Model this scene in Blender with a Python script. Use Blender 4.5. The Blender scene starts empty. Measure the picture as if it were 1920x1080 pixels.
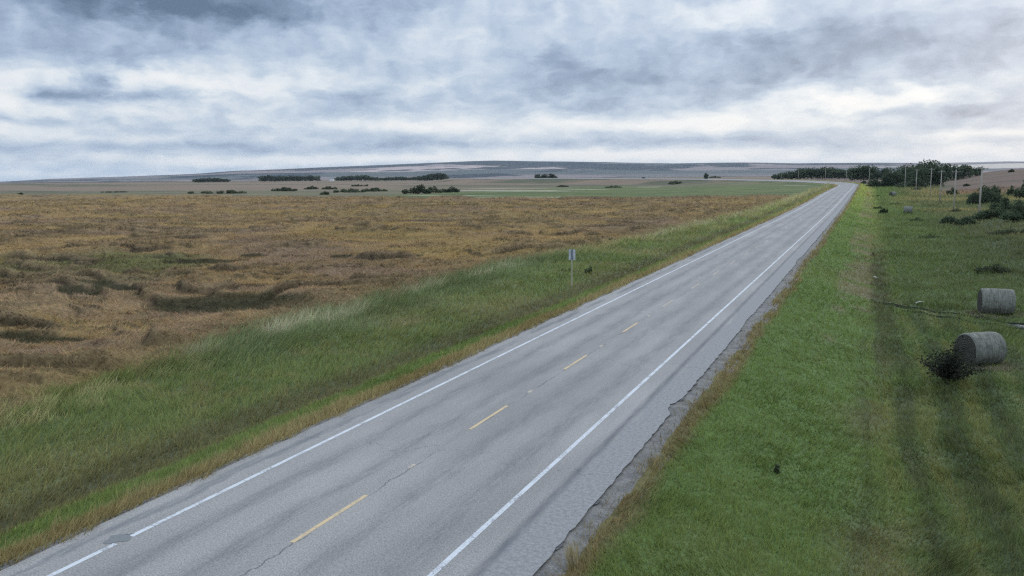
import bpy, math
import numpy as np
from mathutils import Matrix, Vector

sc = bpy.context.scene
RNG = np.random.default_rng(7)
rad = math.radians

# ------------------------------------------------------------------ camera
F, YAW, PITCH, ROLL, CX, CH = 1503.9, -0.418922, -0.137535, -0.00844283, 11.7305, 8.2535
FW = np.array([math.sin(YAW) * math.cos(PITCH), math.cos(YAW) * math.cos(PITCH), math.sin(PITCH)])
R0 = np.array([math.cos(YAW), -math.sin(YAW), 0.0])
U0 = np.cross(R0, FW)
RT = R0 * math.cos(ROLL) + U0 * math.sin(ROLL)
UP = -R0 * math.sin(ROLL) + U0 * math.cos(ROLL)
cam_data = bpy.data.cameras.new("camera")
cam_data.sensor_width = 36.0
cam_data.lens = 36.0 * F / 1920.0
cam_data.clip_start = 0.5
cam_data.clip_end = 60000
cam = bpy.data.objects.new("camera", cam_data)
sc.collection.objects.link(cam)
M = Matrix.Identity(4)
for i in range(3):
    M[i][0], M[i][1], M[i][2] = RT[i], UP[i], -FW[i]
M[0][3], M[1][3], M[2][3] = CX, 0.0, CH
cam.matrix_world = M
sc.camera = cam

# ------------------------------------------------------------------ exposure
sc.view_settings.view_transform = 'Standard'
sc.view_settings.look = 'None'
sc.view_settings.exposure = 0.0
sc.view_settings.gamma = 1.0
sc.view_settings.use_curve_mapping = False
SUN_AZ, SUN_EL = rad(22), rad(24)

# ------------------------------------------------------------------ sky (world)
class NT:
    """small helper to write node trees"""
    def __init__(self, tree):
        self.t = tree
        self.n = tree.nodes
        self.l = tree.links
    def node(self, kind, **kw):
        nd = self.n.new(kind)
        for k, v in kw.items():
            setattr(nd, k, v)
        return nd
    def put(self, sock, v):
        if isinstance(v, bpy.types.NodeSocket):
            self.l.new(v, sock)
        elif v is not None:
            sock.default_value = v
    def math(self, op, a, b=None, c=None, clamp=False):
        nd = self.node('ShaderNodeMath', operation=op, use_clamp=clamp)
        self.put(nd.inputs[0], a)
        if b is not None: self.put(nd.inputs[1], b)
        if c is not None: self.put(nd.inputs[2], c)
        return nd.outputs[0]
    def vmath(self, op, a, b=None):
        nd = self.node('ShaderNodeVectorMath', operation=op)
        self.put(nd.inputs[0], a)
        if b is not None: self.put(nd.inputs[1], b)
        return nd.outputs['Value'] if op in ('LENGTH', 'DOT_PRODUCT') else nd.outputs[0]
    def xyz(self, x, y, z):
        nd = self.node('ShaderNodeCombineXYZ')
        self.put(nd.inputs[0], x); self.put(nd.inputs[1], y); self.put(nd.inputs[2], z)
        return nd.outputs[0]
    def sep(self, v):
        nd = self.node('ShaderNodeSeparateXYZ'); self.put(nd.inputs[0], v)
        return nd.outputs
    def noise(self, vec, scale, detail=4, rough=0.5, dist=0.0, color=False):
        nd = self.node('ShaderNodeTexNoise')
        self.put(nd.inputs['Vector'], vec)
        nd.inputs['Scale'].default_value = scale
        nd.inputs['Detail'].default_value = detail
        nd.inputs['Roughness'].default_value = rough
        nd.inputs['Distortion'].default_value = dist
        return nd.outputs['Color' if color else 'Fac']
    def noise2(self, vec, *a, **k):
        o = self.noise(vec, *a, **k); o.node.noise_dimensions = '2D'
        return o
    def ramp(self, fac, stops, interp='LINEAR'):
        nd = self.node('ShaderNodeValToRGB')
        nd.color_ramp.interpolation = interp
        el = nd.color_ramp.elements
        while len(el) < len(stops): el.new(0.5)
        for e, (p, c) in zip(el, stops):
            e.position = p
            e.color = (c[0], c[1], c[2], 1) if hasattr(c, '__len__') else (c, c, c, 1)
        self.put(nd.inputs[0], fac)
        return nd.outputs[0]
    def mix(self, fac, a, b, blend='MIX'):
        nd = self.node('ShaderNodeMix', data_type='RGBA', blend_type=blend)
        self.put(nd.inputs[0], fac)
        for s, v in ((nd.inputs[6], a), (nd.inputs[7], b)):
            if isinstance(v, (tuple, list)): v = (v[0], v[1], v[2], 1)
            self.put(s, v)
        return nd.outputs[2]
    def maprange(self, v, a, b, c=0.0, d=1.0, smooth=False):
        nd = self.node('ShaderNodeMapRange')
        if smooth: nd.interpolation_type = 'SMOOTHSTEP'
        self.put(nd.inputs[0], v)
        for i, q in enumerate((a, b, c, d)): nd.inputs[1 + i].default_value = q
        return nd.outputs[0]

world = bpy.data.worlds.new("World")
sc.world = world
world.use_nodes = True
world.node_tree.nodes.clear()
W = NT(world.node_tree)
sky = W.node('ShaderNodeTexSky')
sky.sky_type = 'NISHITA'
sky.sun_disc = False
sky.sun_elevation = SUN_EL
sky.sun_rotation = SUN_AZ
sky.dust_density = 2.0
gen = W.node('ShaderNodeTexCoord').outputs['Generated']
sx, sy, sz = W.sep(gen)
az = W.math('MULTIPLY', W.math('ARCTAN2', sx, sy), 180 / math.pi)      # degrees clockwise from the road
el = W.math('MULTIPLY', W.math('ARCSINE', sz), 180 / math.pi)
# heaps of cloud: large masses, rounded lumps on them, lit edges where a lump thins out upward
ang = W.xyz(W.math('MULTIPLY', az, 0.16), W.math('MULTIPLY', el, 0.42), 0.0)
warp = W.noise2(ang, 1.5, 5, 0.6, 0.0, color=True)
wx, wy, wz_ = W.sep(warp)
azw = W.math('ADD', az, W.math('MULTIPLY', W.math('SUBTRACT', wx, 0.5), 6.0))
elw = W.math('ADD', el, W.math('MULTIPLY', W.math('SUBTRACT', wy, 0.5), 2.4))
# lumps flatten towards the horizon as the deck recedes
elp = W.math('MULTIPLY', W.math('LOGARITHM', W.math('ADD', W.math('MAXIMUM', el, -1.5), 2.4), 2.718), 7.5)
def cloud(du):
    e = W.math('ADD', elp, du)
    a1 = W.math('ADD', az, W.math('MULTIPLY', W.math('SUBTRACT', wx, 0.5), 2.2))
    e1 = W.math('ADD', e, W.math('MULTIPLY', W.math('SUBTRACT', wy, 0.5), 1.4))
    big = W.noise2(W.xyz(W.math('MULTIPLY', a1, 0.085), W.math('MULTIPLY', e1, 0.30), 3.1), 1.5, 3, 0.5)
    mid = W.noise2(W.xyz(W.math('MULTIPLY', a1, 0.26), W.math('MULTIPLY', e1, 0.62), 8.3), 1.3, 6, 0.56)
    v = W.node('ShaderNodeTexVoronoi', feature='F1', voronoi_dimensions='2D')
    v.inputs['Scale'].default_value = 1.0; v.inputs['Detail'].default_value = 1.5
    v.inputs['Roughness'].default_value = 0.55
    W.put(v.inputs['Vector'], W.xyz(W.math('MULTIPLY', a1, 0.42), W.math('MULTIPLY', e1, 0.78), 1.5))
    lump = W.math('SUBTRACT', 0.55, v.outputs['Distance'])
    th = W.math('MULTIPLY_ADD', W.math('SUBTRACT', big, 0.5), 1.1, W.math('MULTIPLY', W.math('SUBTRACT', mid, 0.5), 1.0))
    return W.math('MULTIPLY_ADD', lump, 0.34, th)
th0, th1 = cloud(0.0), cloud(0.42)
fine = W.noise2(W.xyz(W.math('MULTIPLY', az, 1.0), W.math('MULTIPLY', el, 2.2), 2.3), 1.3, 4, 0.6, 0.0)
val = W.math('MULTIPLY_ADD', th0, -0.50, 0.590)
val = W.math('MULTIPLY_ADD', W.math('SUBTRACT', th0, th1), W.maprange(el, 0.0, 4.0, 0.24, 0.46), val)
val = W.math('MULTIPLY_ADD', W.math('SUBTRACT', fine, 0.5), 0.08, val)
def az_of(px): return math.degrees(YAW) + math.degrees(math.atan((px - 960) / F))
def el_of(px, py): return math.degrees(math.atan((331.8 - 0.0087 * (px - 960) - py) / math.hypot(F, px - 960)))
BLOBS = [  # px, py, sx, sy, amplitude  (banks of cloud and gaps between them)
    (120, -14, 430, 60, -0.54), (430, 38, 200, 22, -0.22), (250, 105, 360, 28, -0.14),
    (270, 165, 330, 26, 0.28), (60, 205, 150, 22, 0.20), (520, 150, 150, 26, 0.14),
    (110, 184, 40, 10, -0.34), (180, 186, 42, 12, -0.42), (198, 160, 30, 16, -0.40), (292, 182, 34, 14, -0.52), (375, 178, 26, 10, -.25),
    (100, 232, 140, 9, -0.22), (640, 185, 90, 18, -0.16), (720, 110, 230, 50, 0.06),
    (1180, 150, 300, 48, -0.26), (1560, 95, 240, 50, -0.24), (1850, 60, 160, 60, -0.10),
    (760, 205, 220, 18, -0.12), (1390, 35, 150, 22, 0.14),
    (1680, 180, 130, 16, 0.36), (1540, 205, 130, 9, 0.22), (1880, 195, 90, 20, -0.24), (1740, 215, 160, 10, -0.14),
    (900, 236, 260, 12, 0.30), (1250, 240, 160, 9, 0.20), (1420, 228, 180, 10, 0.20), (1880, 250, 120, 8, 0.28), (180, 262, 160, 7, 0.18), (30, 240, 90, 7, 0.25),
    (1000, 271, 420, 7, -0.16), (1700, 274, 250, 6, -0.12), (420, 282, 320, 10, -0.12),
    (1100, 292, 300, 9, 0.42), (1700, 297, 330, 10, 0.22), (600, 305, 260, 7, 0.25), (80, 325, 140, 8, 0.16)]
azs_ = W.math('MULTIPLY_ADD', W.math('SUBTRACT', fine, 0.5), 2.2, W.math('MULTIPLY_ADD', W.math('SUBTRACT', wx, 0.5), 2.0, az))
els_ = W.math('MULTIPLY_ADD', W.math('SUBTRACT', wz_, 0.5), 0.9, el)
for px, py, bx, by, amp in BLOBS:
    ca, ce = az_of(px), el_of(px, py)
    kx = math.degrees(bx / F) * 1.05
    ky = math.degrees(by / F)
    small = bx < 70
    dx = W.math('MULTIPLY', W.math('SUBTRACT', azs_ if small else azw, ca), 1 / kx)
    # the warp dies out towards the horizon so that low bands stay level
    dy = W.math('MULTIPLY', W.math('SUBTRACT', els_ if small else elw if py < 215 else W.math('ADD', W.math('MULTIPLY', elw, 0.35), W.math('MULTIPLY', el, 0.65)), ce), 1 / ky)
    q = W.math('ADD', W.math('MULTIPLY', dx, dx), W.math('MULTIPLY', dy, dy))
    g = W.math('EXPONENT', W.math('MULTIPLY', q, -0.7))
    val = W.math('MULTIPLY_ADD', g, amp, val)
col = W.ramp(val, [(0.0, (.115, .17, .275)), (0.25, (.265, .355, .51)), (0.45, (.44, .545, .71)), (0.61, (.585, .68, .81)),
                   (0.78, (.78, .84, .91)), (0.98, (.95, .96, .98))])
# the deck overhead, above the frame, is the bright part of an overcast sky
lift = W.maprange(el, 14, 40, 1.0, 2.1, smooth=True)
lum = W.vmath('MULTIPLY', col, W.xyz(lift, lift, lift))
clear = W.vmath('MULTIPLY', sky.outputs[0], (0.10, 0.10, 0.10))
skycol = W.mix(0.12, lum, clear)
bg = W.node('ShaderNodeBackground')
W.put(bg.inputs[0], skycol)
bg.inputs[1].default_value = 1.0
wo = W.node('ShaderNodeOutputWorld')
W.l.new(bg.outputs[0], wo.inputs[0])

# ------------------------------------------------------------------ sun (behind cloud: weak and very soft)
sd = bpy.data.lights.new("sun", 'SUN')
sd.energy = 0.7
sd.angle = rad(28)
sd.color = (1.0, 0.97, 0.93)
so = bpy.data.objects.new("sun", sd)
sc.collection.objects.link(so)
so.rotation_euler = Vector((-math.sin(SUN_AZ) * math.cos(SUN_EL), -math.cos(SUN_AZ) * math.cos(SUN_EL), -math.sin(SUN_EL))).to_track_quat('-Z', 'Y').to_euler()

# ------------------------------------------------------------------ helpers
def ss(a, b, x):
    t = np.clip((np.asarray(x, float) - a) / (b - a), 0, 1)
    return t * t * (3 - 2 * t)

def _h(ix, iy, seed):
    n = (ix.astype(np.int64) * 374761393 + iy.astype(np.int64) * 668265263 + seed * 974634777) & 0x7fffffff
    n = ((n ^ (n >> 13)) * 1274126177) & 0x7fffffff
    n = ((n ^ (n >> 16)) * 69069) & 0x7fffffff
    return (n & 0xffffff) / float(0xffffff)

def vnoise(x, y, seed=0):
    x = np.asarray(x, float); y = np.asarray(y, float)
    ix, iy = np.floor(x), np.floor(y)
    fx, fy = x - ix, y - iy
    fx = fx * fx * fx * (fx * (fx * 6 - 15) + 10); fy = fy * fy * fy * (fy * (fy * 6 - 15) + 10)
    a, b = _h(ix, iy, seed), _h(ix + 1, iy, seed)
    c, d = _h(ix, iy + 1, seed), _h(ix + 1, iy + 1, seed)
    return (a + (b - a) * fx) * (1 - fy) + (c + (d - c) * fx) * fy

def fbm(x, y, oct=4, seed=0, gain=0.5):
    s, a, t = 0.0, 1.0, 0.0
    c, sn = math.cos(0.6), math.sin(0.6)
    for i in range(oct):
        s = s + a * (vnoise(x, y, seed + i * 17) - 0.5); t += a
        x, y = (c * x - sn * y) * 2.03 + 11.3, (sn * x + c * y) * 2.03 - 4.7
        a *= gain
    return s / t * 2          # about -1..1

# road: straight, then a left-hand curve
S0, RR, THM = 462.3, 450.9, 0.95
PX_, PY_ = -RR + RR * math.cos(THM), S0 + RR * math.sin(THM)
def road_sd(x, y):
    x = np.asarray(x, float); y = np.asarray(y, float)
    th = np.arctan2(y - S0, x + RR)
    rho = np.hypot(x + RR, y - S0)
    s_arc, d_arc = S0 + RR * th, rho - RR
    ta = (x - PX_) * -math.sin(THM) + (y - PY_) * math.cos(THM)
    da = (x - PX_) * math.cos(THM) + (y - PY_) * math.sin(THM)
    arc = (y > S0) & (th < THM) & (x > -RR)
    strt = (y > S0) & ~arc
    s = np.where(y <= S0, y, np.where(arc, s_arc, S0 + RR * THM + ta))
    d = np.where(y <= S0, x, np.where(arc, d_arc, da))
    return s, d
def road_xy(s, d):
    s = np.asarray(s, float)
    th = np.clip((s - S0) / RR, 0, THM)
    ex = np.maximum(s - S0 - RR * THM, 0)
    x = np.where(s < S0, d, -RR + (RR + d) * np.cos(th) - np.sin(THM) * ex)
    y = np.where(s < S0, s, S0 + (RR + d) * np.sin(th) + np.cos(THM) * ex)
    return x, y
def road_z(s):
    q = np.clip(np.asarray(s, float) - 151, 0, 900)
    return 0.663 * np.where(q < 150, q * q / 15000, q / 100)
def bank(s):
    return 0.0715 * np.clip((np.asarray(s, float) - S0 + 80) / 120, 0, 1)

HILL_PX = np.array([-900, -300, 0, 104, 224, 365, 456, 500, 604, 734, 890, 930, 1000, 1130, 1260, 1390, 1495, 1640, 1760, 1880, 1990, 2300])
HILL_PY = np.array([345, 344, 341.5, 335.5, 332, 327, 320.5, 319, 315, 310, 303.5, 302.6, 303.5, 305, 307.5, 305.5, 307, 306, 306.5, 305, 307, 310])
HILL_AZ = np.array([az_of(p) for p in HILL_PX])
HILL_T = np.array([math.tan(rad(el_of(p, q))) for p, q in zip(HILL_PX, HILL_PY)])
def base_z(x, y):
    dx = x - CX
    r = np.hypot(dx, y) + 1e-6
    a = np.degrees(np.arctan2(dx, y))
    q = np.clip(r - 151, 0, 700)
    zR = -1.35 + 0.663 * np.where(q < 150, q * q / 15000, q / 100)
    zL = -1.25 + 4.3 * ss(500, 1700, r)
    wR = ss(-15, -4, a) * (1 - ss(60, 100, a))
    z = zL * (1 - wR) + zR * wR
    z = z + ss(3.0, 8.5, a) * (1 - ss(80, 120, a)) * 8.2 * ss(240, 800, r)
    # low mound on the right and the swell behind it
    z = z + 3.4 * np.exp(-((x - 44) / 17) ** 2 - ((y - 188) / 22) ** 2)
    z = z + 1.2 * np.exp(-((x - 52) / 16) ** 2 - ((y - 120) / 40) ** 2)
    # far range of hills, a broad ridge across the horizon
    t = np.interp(a, HILL_AZ, HILL_T)
    ridge = 9000.0
    rise = ss(3000, ridge, r) ** 1.25
    und = fbm(x / 1500, y / 700, 4, 5)
    zh = (t * ridge + CH - 3) * rise * (1 + 0.0 * und) + und * 16 * ss(3000, 5000, r) * (1 - ss(6800, 8600, r)) * ss(-0.002, 0.006, t)
    zh = zh * (1 - 0.6 * ss(ridge, ridge + 5000, r))
    back = (np.abs(((a - math.degrees(YAW) + 180) % 360) - 180) > 75)
    zh = np.where(back, np.maximum(zh, 0) * 0.4, zh)
    z = z + np.where(r > 3000, zh, 0)
    # roughness
    z = z + fbm(x / 60, y / 60, 3, 2) * 0.35 * ss(60, 400, r) * (1 - ss(2500, 3500, r))
    return z

PL_D = np.array([-26, -19, -13, -10.3, -6.2, -5.3, -4.9, 0, 5.2, 5.75, 6.4, 7.2, 10, 12.6, 15.5, 26])
PL_Z = np.array([-1.2, -1.12, -1.28, -1.5, -0.36, -0.13, -0.10, -0.10, -0.10, -0.10, -0.13, -0.28, -1.0, -1.62, -1.45, -1.4])
def ground_z(x, y):
    x = np.asarray(x, float); y = np.asarray(y, float)
    s, d = road_sd(x, y)
    w = 1 - ss(16, 45, np.abs(d))
    w = w * (s < 1400)
    prof = np.interp(d, PL_D, PL_Z)
    in_road = ss(7.2, 5.2, np.abs(d))
    zr = road_z(s) + prof + bank(s) * np.clip(d, -6.5, 6.5)
    z = w * zr + (1 - w) * base_z(x, y)
    rough = ss(6.6, 8.5, np.abs(d))
    z = z + rough * (fbm(x / 1.7, y / 1.7, 3, 31) * 0.07 + fbm(x / 7, y / 9, 2, 37) * 0.10)
    # mown rows and wheel marks beside the right-hand ditch
    rows = np.sin(d * 3.3 + fbm(x / 6, y / 14, 2, 41) * 2.6)
    z = z + rows * 0.055 * ss(12, 13.5, d) * (1 - ss(24, 30, d)) * ss(95, 60, y)
    return z

def at_pixel(px, py):
    """point of the ground seen along one direction from the camera mast"""
    dv = FW + RT * (px - 960) / F - UP * (py - 540) / F
    t = np.geomspace(8, 9000, 9000)
    P = np.array([CX, 0, CH])[None] + t[:, None] * dv[None]
    g = ground_z(P[:, 0], P[:, 1])
    k = int(np.argmax(P[:, 2] < g))
    if k == 0: k = len(t) - 1
    return float(P[k, 0]), float(P[k, 1]), float(g[k])
def rng_of(x, y): return math.hypot(x - CX, y)

def mesh_obj(name, V, faces, mat=None, col=None, uv=None, smooth=True, parent=None):
    V = np.asarray(V, np.float32); faces = np.asarray(faces, np.int32)
    me = bpy.data.meshes.new(name)
    nf, k = faces.shape
    me.vertices.add(len(V)); me.vertices.foreach_set('co', V.ravel())
    me.loops.add(nf * k); me.loops.foreach_set('vertex_index', faces.ravel())
    me.polygons.add(nf); me.polygons.foreach_set('loop_start', np.arange(nf, dtype=np.int32) * k)
    if col is not None:
        a = me.attributes.new('tint', 'FLOAT_COLOR', 'POINT')
        c = np.ones((len(V), 4), np.float32); c[:, :3] = col
        a.data.foreach_set('color', c.ravel())
    if uv is not None:
        a = me.attributes.new('lane', 'FLOAT_VECTOR', 'POINT')
        c = np.zeros((len(V), 3), np.float32); c[:, :2] = uv
        a.data.foreach_set('vector', c.ravel())
    me.update(calc_edges=True)
    me.polygons.foreach_set('use_smooth', np.full(nf, smooth))
    if mat: me.materials.append(mat)
    o = bpy.data.objects.new(name, me)
    sc.collection.objects.link(o)
    if parent: o.parent = parent
    return o
def grid_faces(nr, nc):
    i = np.arange(nr - 1)[:, None] * nc + np.arange(nc - 1)[None]
    return np.stack([i, i + 1, i + nc + 1, i + nc], -1).reshape(-1, 4)

class MB:
    def __init__(self): self.v = []; self.f = []
    def add(self, V, Fc):
        n = len(self.v); self.v += [tuple(map(float, p)) for p in V]; self.f += [tuple(n + i for i in q) for q in Fc]
    def box(self, c, s, rz=0.0, tilt=0.0):
        cs, sn = math.cos(rz), math.sin(rz)
        P = []
        for dz in (-.5, .5):
            for dx, dy in ((-.5, -.5), (.5, -.5), (.5, .5), (-.5, .5)):
                x, y, z = dx * s[0], dy * s[1], dz * s[2]
                P.append((c[0] + x * cs - y * sn, c[1] + x * sn + y * cs, c[2] + z))
        self.add(P, [(0, 3, 2, 1), (4, 5, 6, 7), (0, 1, 5, 4), (1, 2, 6, 5), (2, 3, 7, 6), (3, 0, 4, 7)])
    def tube(self, pts, rads, n=8):
        pts = [Vector(p) for p in pts]
        rings = []
        for i, p in enumerate(pts):
            t = (pts[min(i + 1, len(pts) - 1)] - pts[max(i - 1, 0)]).normalized()
            a = t.orthogonal().normalized() if abs(t.z) < .9 else Vector((1, 0, 0)).cross(t).normalized()
            b = t.cross(a)
            rings.append([p + (a * math.cos(2 * math.pi * k / n) + b * math.sin(2 * math.pi * k / n)) * rads[i] for k in range(n)])
        V = [q for r in rings for q in r]
        Fc = [(i * n + k, i * n + (k + 1) % n, (i + 1) * n + (k + 1) % n, (i + 1) * n + k) for i in range(len(pts) - 1) for k in range(n)]
        Fc += [tuple(range(n))[::-1], tuple((len(pts) - 1) * n + k for k in range(n))]
        self.add(V, Fc)
    def build(self, name, mat, parent=None, smooth=False):
        me = bpy.data.meshes.new(name)
        me.from_pydata(self.v, [], self.f)
        me.update()
        if smooth:
            for p in me.polygons: p.use_smooth = True
        if mat: me.materials.append(mat)
        o = bpy.data.objects.new(name, me)
        sc.collection.objects.link(o)
        if parent: o.parent = parent
        return o
def thing(name, label, cat, loc=(0, 0, 0), rz=0.0, group=None):
    o = bpy.data.objects.new(name, None)
    sc.collection.objects.link(o)
    o.empty_display_size = 0.3
    o.location = loc; o.rotation_euler = (0, 0, rz)
    return tag(o, label, cat, group)
def tag(o, label=None, cat=None, group=None, kind=None):
    if label: o['label'] = label
    if cat: o['category'] = cat
    if group: o['group'] = group
    if kind: o['kind'] = kind
    return o
def copy_tree(o, parent=None):
    c = o.copy(); sc.collection.objects.link(c)
    if parent: c.parent = parent
    for ch in list(o.children): copy_tree(ch, c)
    return c

# ------------------------------------------------------------------ materials
def new_mat(name):
    m = bpy.data.materials.new(name); m.use_nodes = True
    m.node_tree.nodes.clear()
    return m, NT(m.node_tree)
def finish(t, color, rough=0.9, bump=None, strength=0.3, dist=0.05, spec=0.3, trans=None, metal=0.0):
    b = t.node('ShaderNodeBsdfPrincipled')
    if isinstance(color, (tuple, list)): color = (color[0], color[1], color[2], 1)
    t.put(b.inputs['Base Color'], color)
    t.put(b.inputs['Roughness'], rough)
    b.inputs['Specular IOR Level'].default_value = spec
    b.inputs['Metallic'].default_value = metal
    if bump is not None:
        bn = t.node('ShaderNodeBump'); bn.inputs['Strength'].default_value = strength
        bn.inputs['Distance'].default_value = dist
        t.put(bn.inputs['Height'], bump); t.l.new(bn.outputs[0], b.inputs['Normal'])
    out = t.node('ShaderNodeOutputMaterial')
    sh = b.outputs[0]
    if trans:
        tr = t.node('ShaderNodeBsdfTranslucent'); t.put(tr.inputs[0], color)
        mx = t.node('ShaderNodeMixShader'); mx.inputs[0].default_value = trans
        t.l.new(sh, mx.inputs[1]); t.l.new(tr.outputs[0], mx.inputs[2]); sh = mx.outputs[0]
    t.l.new(sh, out.inputs[0])
def attr(t, name, vec=False):
    nd = t.node('ShaderNodeAttribute'); nd.attribute_name = name
    return nd.outputs['Vector' if vec else 'Color']
def pos(t): return t.node('ShaderNodeNewGeometry').outputs['Position']
def objc(t): return t.node('ShaderNodeTexCoord').outputs['Object']
def scalec(t, c, f): return t.vmath('MULTIPLY', c, t.xyz(f, f, f))

m_ground, t = new_mat('ground_soil_and_grass')
p = pos(t)
n1 = t.noise(p, 5.5, 6, 0.7); n2 = t.noise(p, 0.7, 5, 0.6); n3 = t.noise(t.vmath('MULTIPLY', p, (1, 1, 0.0)), 0.02, 6, 0.65)
k = t.math('ADD', t.maprange(n1, .3, .7, .66, 1.36), t.maprange(n2, .3, .7, -.16, .16))
k = t.math('ADD', k, t.maprange(n3, .3, .7, -.12, .12))
c = scalec(t, attr(t, 'tint'), k)
finish(t, c, 0.95, n1, 0.5, 0.08, 0.15)

m_blade, t = new_mat('grass_blades')
finish(t, attr(t, 'tint'), 0.8, spec=0.15, trans=0.25)

m_crop, t = new_mat('ripe_lodged_crop')
p = pos(t)
n1 = t.noise(p, 3.6, 6, 0.72); n2 = t.noise(p, 0.9, 5, 0.6, 1.5)
k = t.math('ADD', t.maprange(n1, .3, .7, .62, 1.4), t.maprange(n2, .3, .7, -.16, .16))
finish(t, scalec(t, attr(t, 'tint'), k), 0.95, n1, 0.7, 0.25, 0.1)

m_road, t = new_mat('weathered_asphalt')
uv = attr(t, 'lane', vec=True); u, v, _ = t.sep(uv)
p = pos(t)
uw = t.math('ADD', u, t.maprange(t.noise(t.xyz(t.math('MULTIPLY', u, .8), t.math('MULTIPLY', v, .25), 0), 1.0, 4, .6), .3, .7, -.22, .22))
speck = t.noise(p, 26, 3, 0.8)
speck2 = t.noise(p, 9, 5, 0.7)
def band(center, width):
    q = t.math('DIVIDE', t.math('SUBTRACT', uw, center), width)
    return t.math('EXPONENT', t.math('MULTIPLY', t.math('MULTIPLY', q, q), -1.0))
tr = band(-2.55, .30)
for cc, ww, aa in ((-1.0, .34, 1.0), (1.15, .42, .9), (2.75, .40, 1.0), (-0.15, .22, .35)):
    tr = t.math('MULTIPLY_ADD', band(cc, ww), aa, tr)
streak = t.noise(t.xyz(t.math('MULTIPLY', u, 6.0), t.math('MULTIPLY', v, .9), 1.7), 1.0, 8, .75)
patch = t.noise(t.xyz(t.math('MULTIPLY', u, .5), t.math('MULTIPLY', v, .09), 5.0), 1.0, 5, .6)
tr = t.math('MULTIPLY', tr, t.maprange(streak, .35, .62, .15, 1.0))
base = t.mix(t.maprange(patch, .35, .65), (.215, .210, .204), (.284, .275, .264))
base = t.mix(t.math('MULTIPLY', tr, .70), base, (.130, .134, .136))
base = scalec(t, base, t.math('ADD', t.maprange(speck, .3, .7, .50, 1.52), t.maprange(speck2, .3, .7, -.12, .12)))
# outer shelf on the right: rougher and paler
sh_m = t.maprange(uw, 4.62, 4.78)
shelf = scalec(t, t.mix(t.maprange(speck2, .4, .6), (.185, .188, .19), (.255, .256, .258)), t.maprange(speck, .3, .7, .7, 1.3))
base = t.mix(sh_m, base, shelf)
seam = t.math('MULTIPLY', t.math('MULTIPLY', t.maprange(t.math('ABSOLUTE', t.math('SUBTRACT', u, 4.55)), .20, .04), 1.0), t.maprange(streak, .3, .6, .25, .85))
base = t.mix(seam, base, (.10, .108, .12))
# sealed ragged crack along the left edge and along the crown joint
wob = t.maprange(t.noise(t.xyz(0.0, t.math('MULTIPLY', v, .22), 2.0), 1.0, 5, .65), .3, .7, -.25, .25)
lp = t.noise(t.xyz(t.math('MULTIPLY', u, 2.2), t.math('MULTIPLY', v, .32), 7.7), 1.0, 6, .68)
cr = t.math('MULTIPLY', t.maprange(t.math('ABSOLUTE', t.math('SUBTRACT', t.math('SUBTRACT', u, wob), -4.42)), .26, .10), t.maprange(lp, .40, .56))
base = t.mix(t.math('MULTIPLY', cr, .62), base, (.105, .115, .128))
wob2 = t.maprange(t.noise(t.xyz(0.0, t.math('MULTIPLY', v, .8), 9.0), 1.0, 6, .75), .3, .7, -.14, .14)
cr2 = t.math('MULTIPLY', t.maprange(t.math('ABSOLUTE', t.math('SUBTRACT', t.math('SUBTRACT', u, wob2), 0.05)), .030, .008), t.maprange(t.noise(t.xyz(0.0, t.math('MULTIPLY', v, .35), 4.0), 1.0, 3, .5), .45, .55))
base = t.mix(t.math('MULTIPLY', cr2, .75), base, (.06, .06, .055))
# transverse cracks
vw = t.math('ADD', v, t.maprange(t.noise(t.xyz(t.math('MULTIPLY', u, .55), t.math('MULTIPLY', v, .02), 0), 1.0, 5, .7), .3, .7, -1.1, 1.1))
fr = t.math('ABSOLUTE', t.math('SUBTRACT', t.math('FRACT', t.math('MULTIPLY', vw, 1 / 13.7)), .5))
tc = t.math('MULTIPLY', t.maprange(fr, .0022, .0006), t.maprange(t.noise(t.xyz(t.math('MULTIPLY', u, .5), t.math('MULTIPLY', v, .3), 6), 1.0, 2, .5), .46, .54))
base = t.mix(t.math('MULTIPLY', tc, .6), base, (.07, .07, .07))
finish(t, base, 0.85, speck, 0.25, 0.012, 0.25)

def paint_mat(name, colr, wear, under=(.2, .2, .21)):
    m, t = new_mat(name)
    p = pos(t)
    a = t.noise(p, 14, 5, .75); b = t.noise(p, 1.3, 4, .6)
    f = t.maprange(t.math('ADD', t.math('MULTIPLY', a, .6), t.math('MULTIPLY', b, .4)), wear, wear + .12)
    finish(t, t.mix(f, colr, under), 0.8, spec=.2)
    return m
m_white = paint_mat('worn_white_road_paint', (.52, .545, .57), .50)
m_yellow = paint_mat('worn_yellow_road_paint', (.52, .405, .245), .51)
m_faded = paint_mat('faded_road_paint', (.42, .37, .30), .50)
m_gravel, t = new_mat('shoulder_gravel')
p = pos(t); a = t.noise(p, 22, 4, .8); b = t.noise(p, 2.2, 5, .7)
c = t.mix(t.maprange(b, .35, .65), (.115, .115, .112), (.215, .21, .20))
finish(t, scalec(t, c, t.maprange(a, .3, .7, .55, 1.4)), .95, a, .6, .05)
m_tar, t = new_mat('tarred_patch')
a = t.noise(pos(t), 14, 4, .8)
finish(t, t.mix(t.maprange(a, .3, .7), (.13, .14, .15), (.20, .21, .21)), .85, a, .3, .02)
m_crack, t = new_mat('broken_asphalt_edge')
a = t.noise(pos(t), 12, 4, .8)
finish(t, t.mix(t.maprange(a, .4, .6), (.05, .052, .055), (.15, .15, .155)), .95, a, .5, .05)

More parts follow.
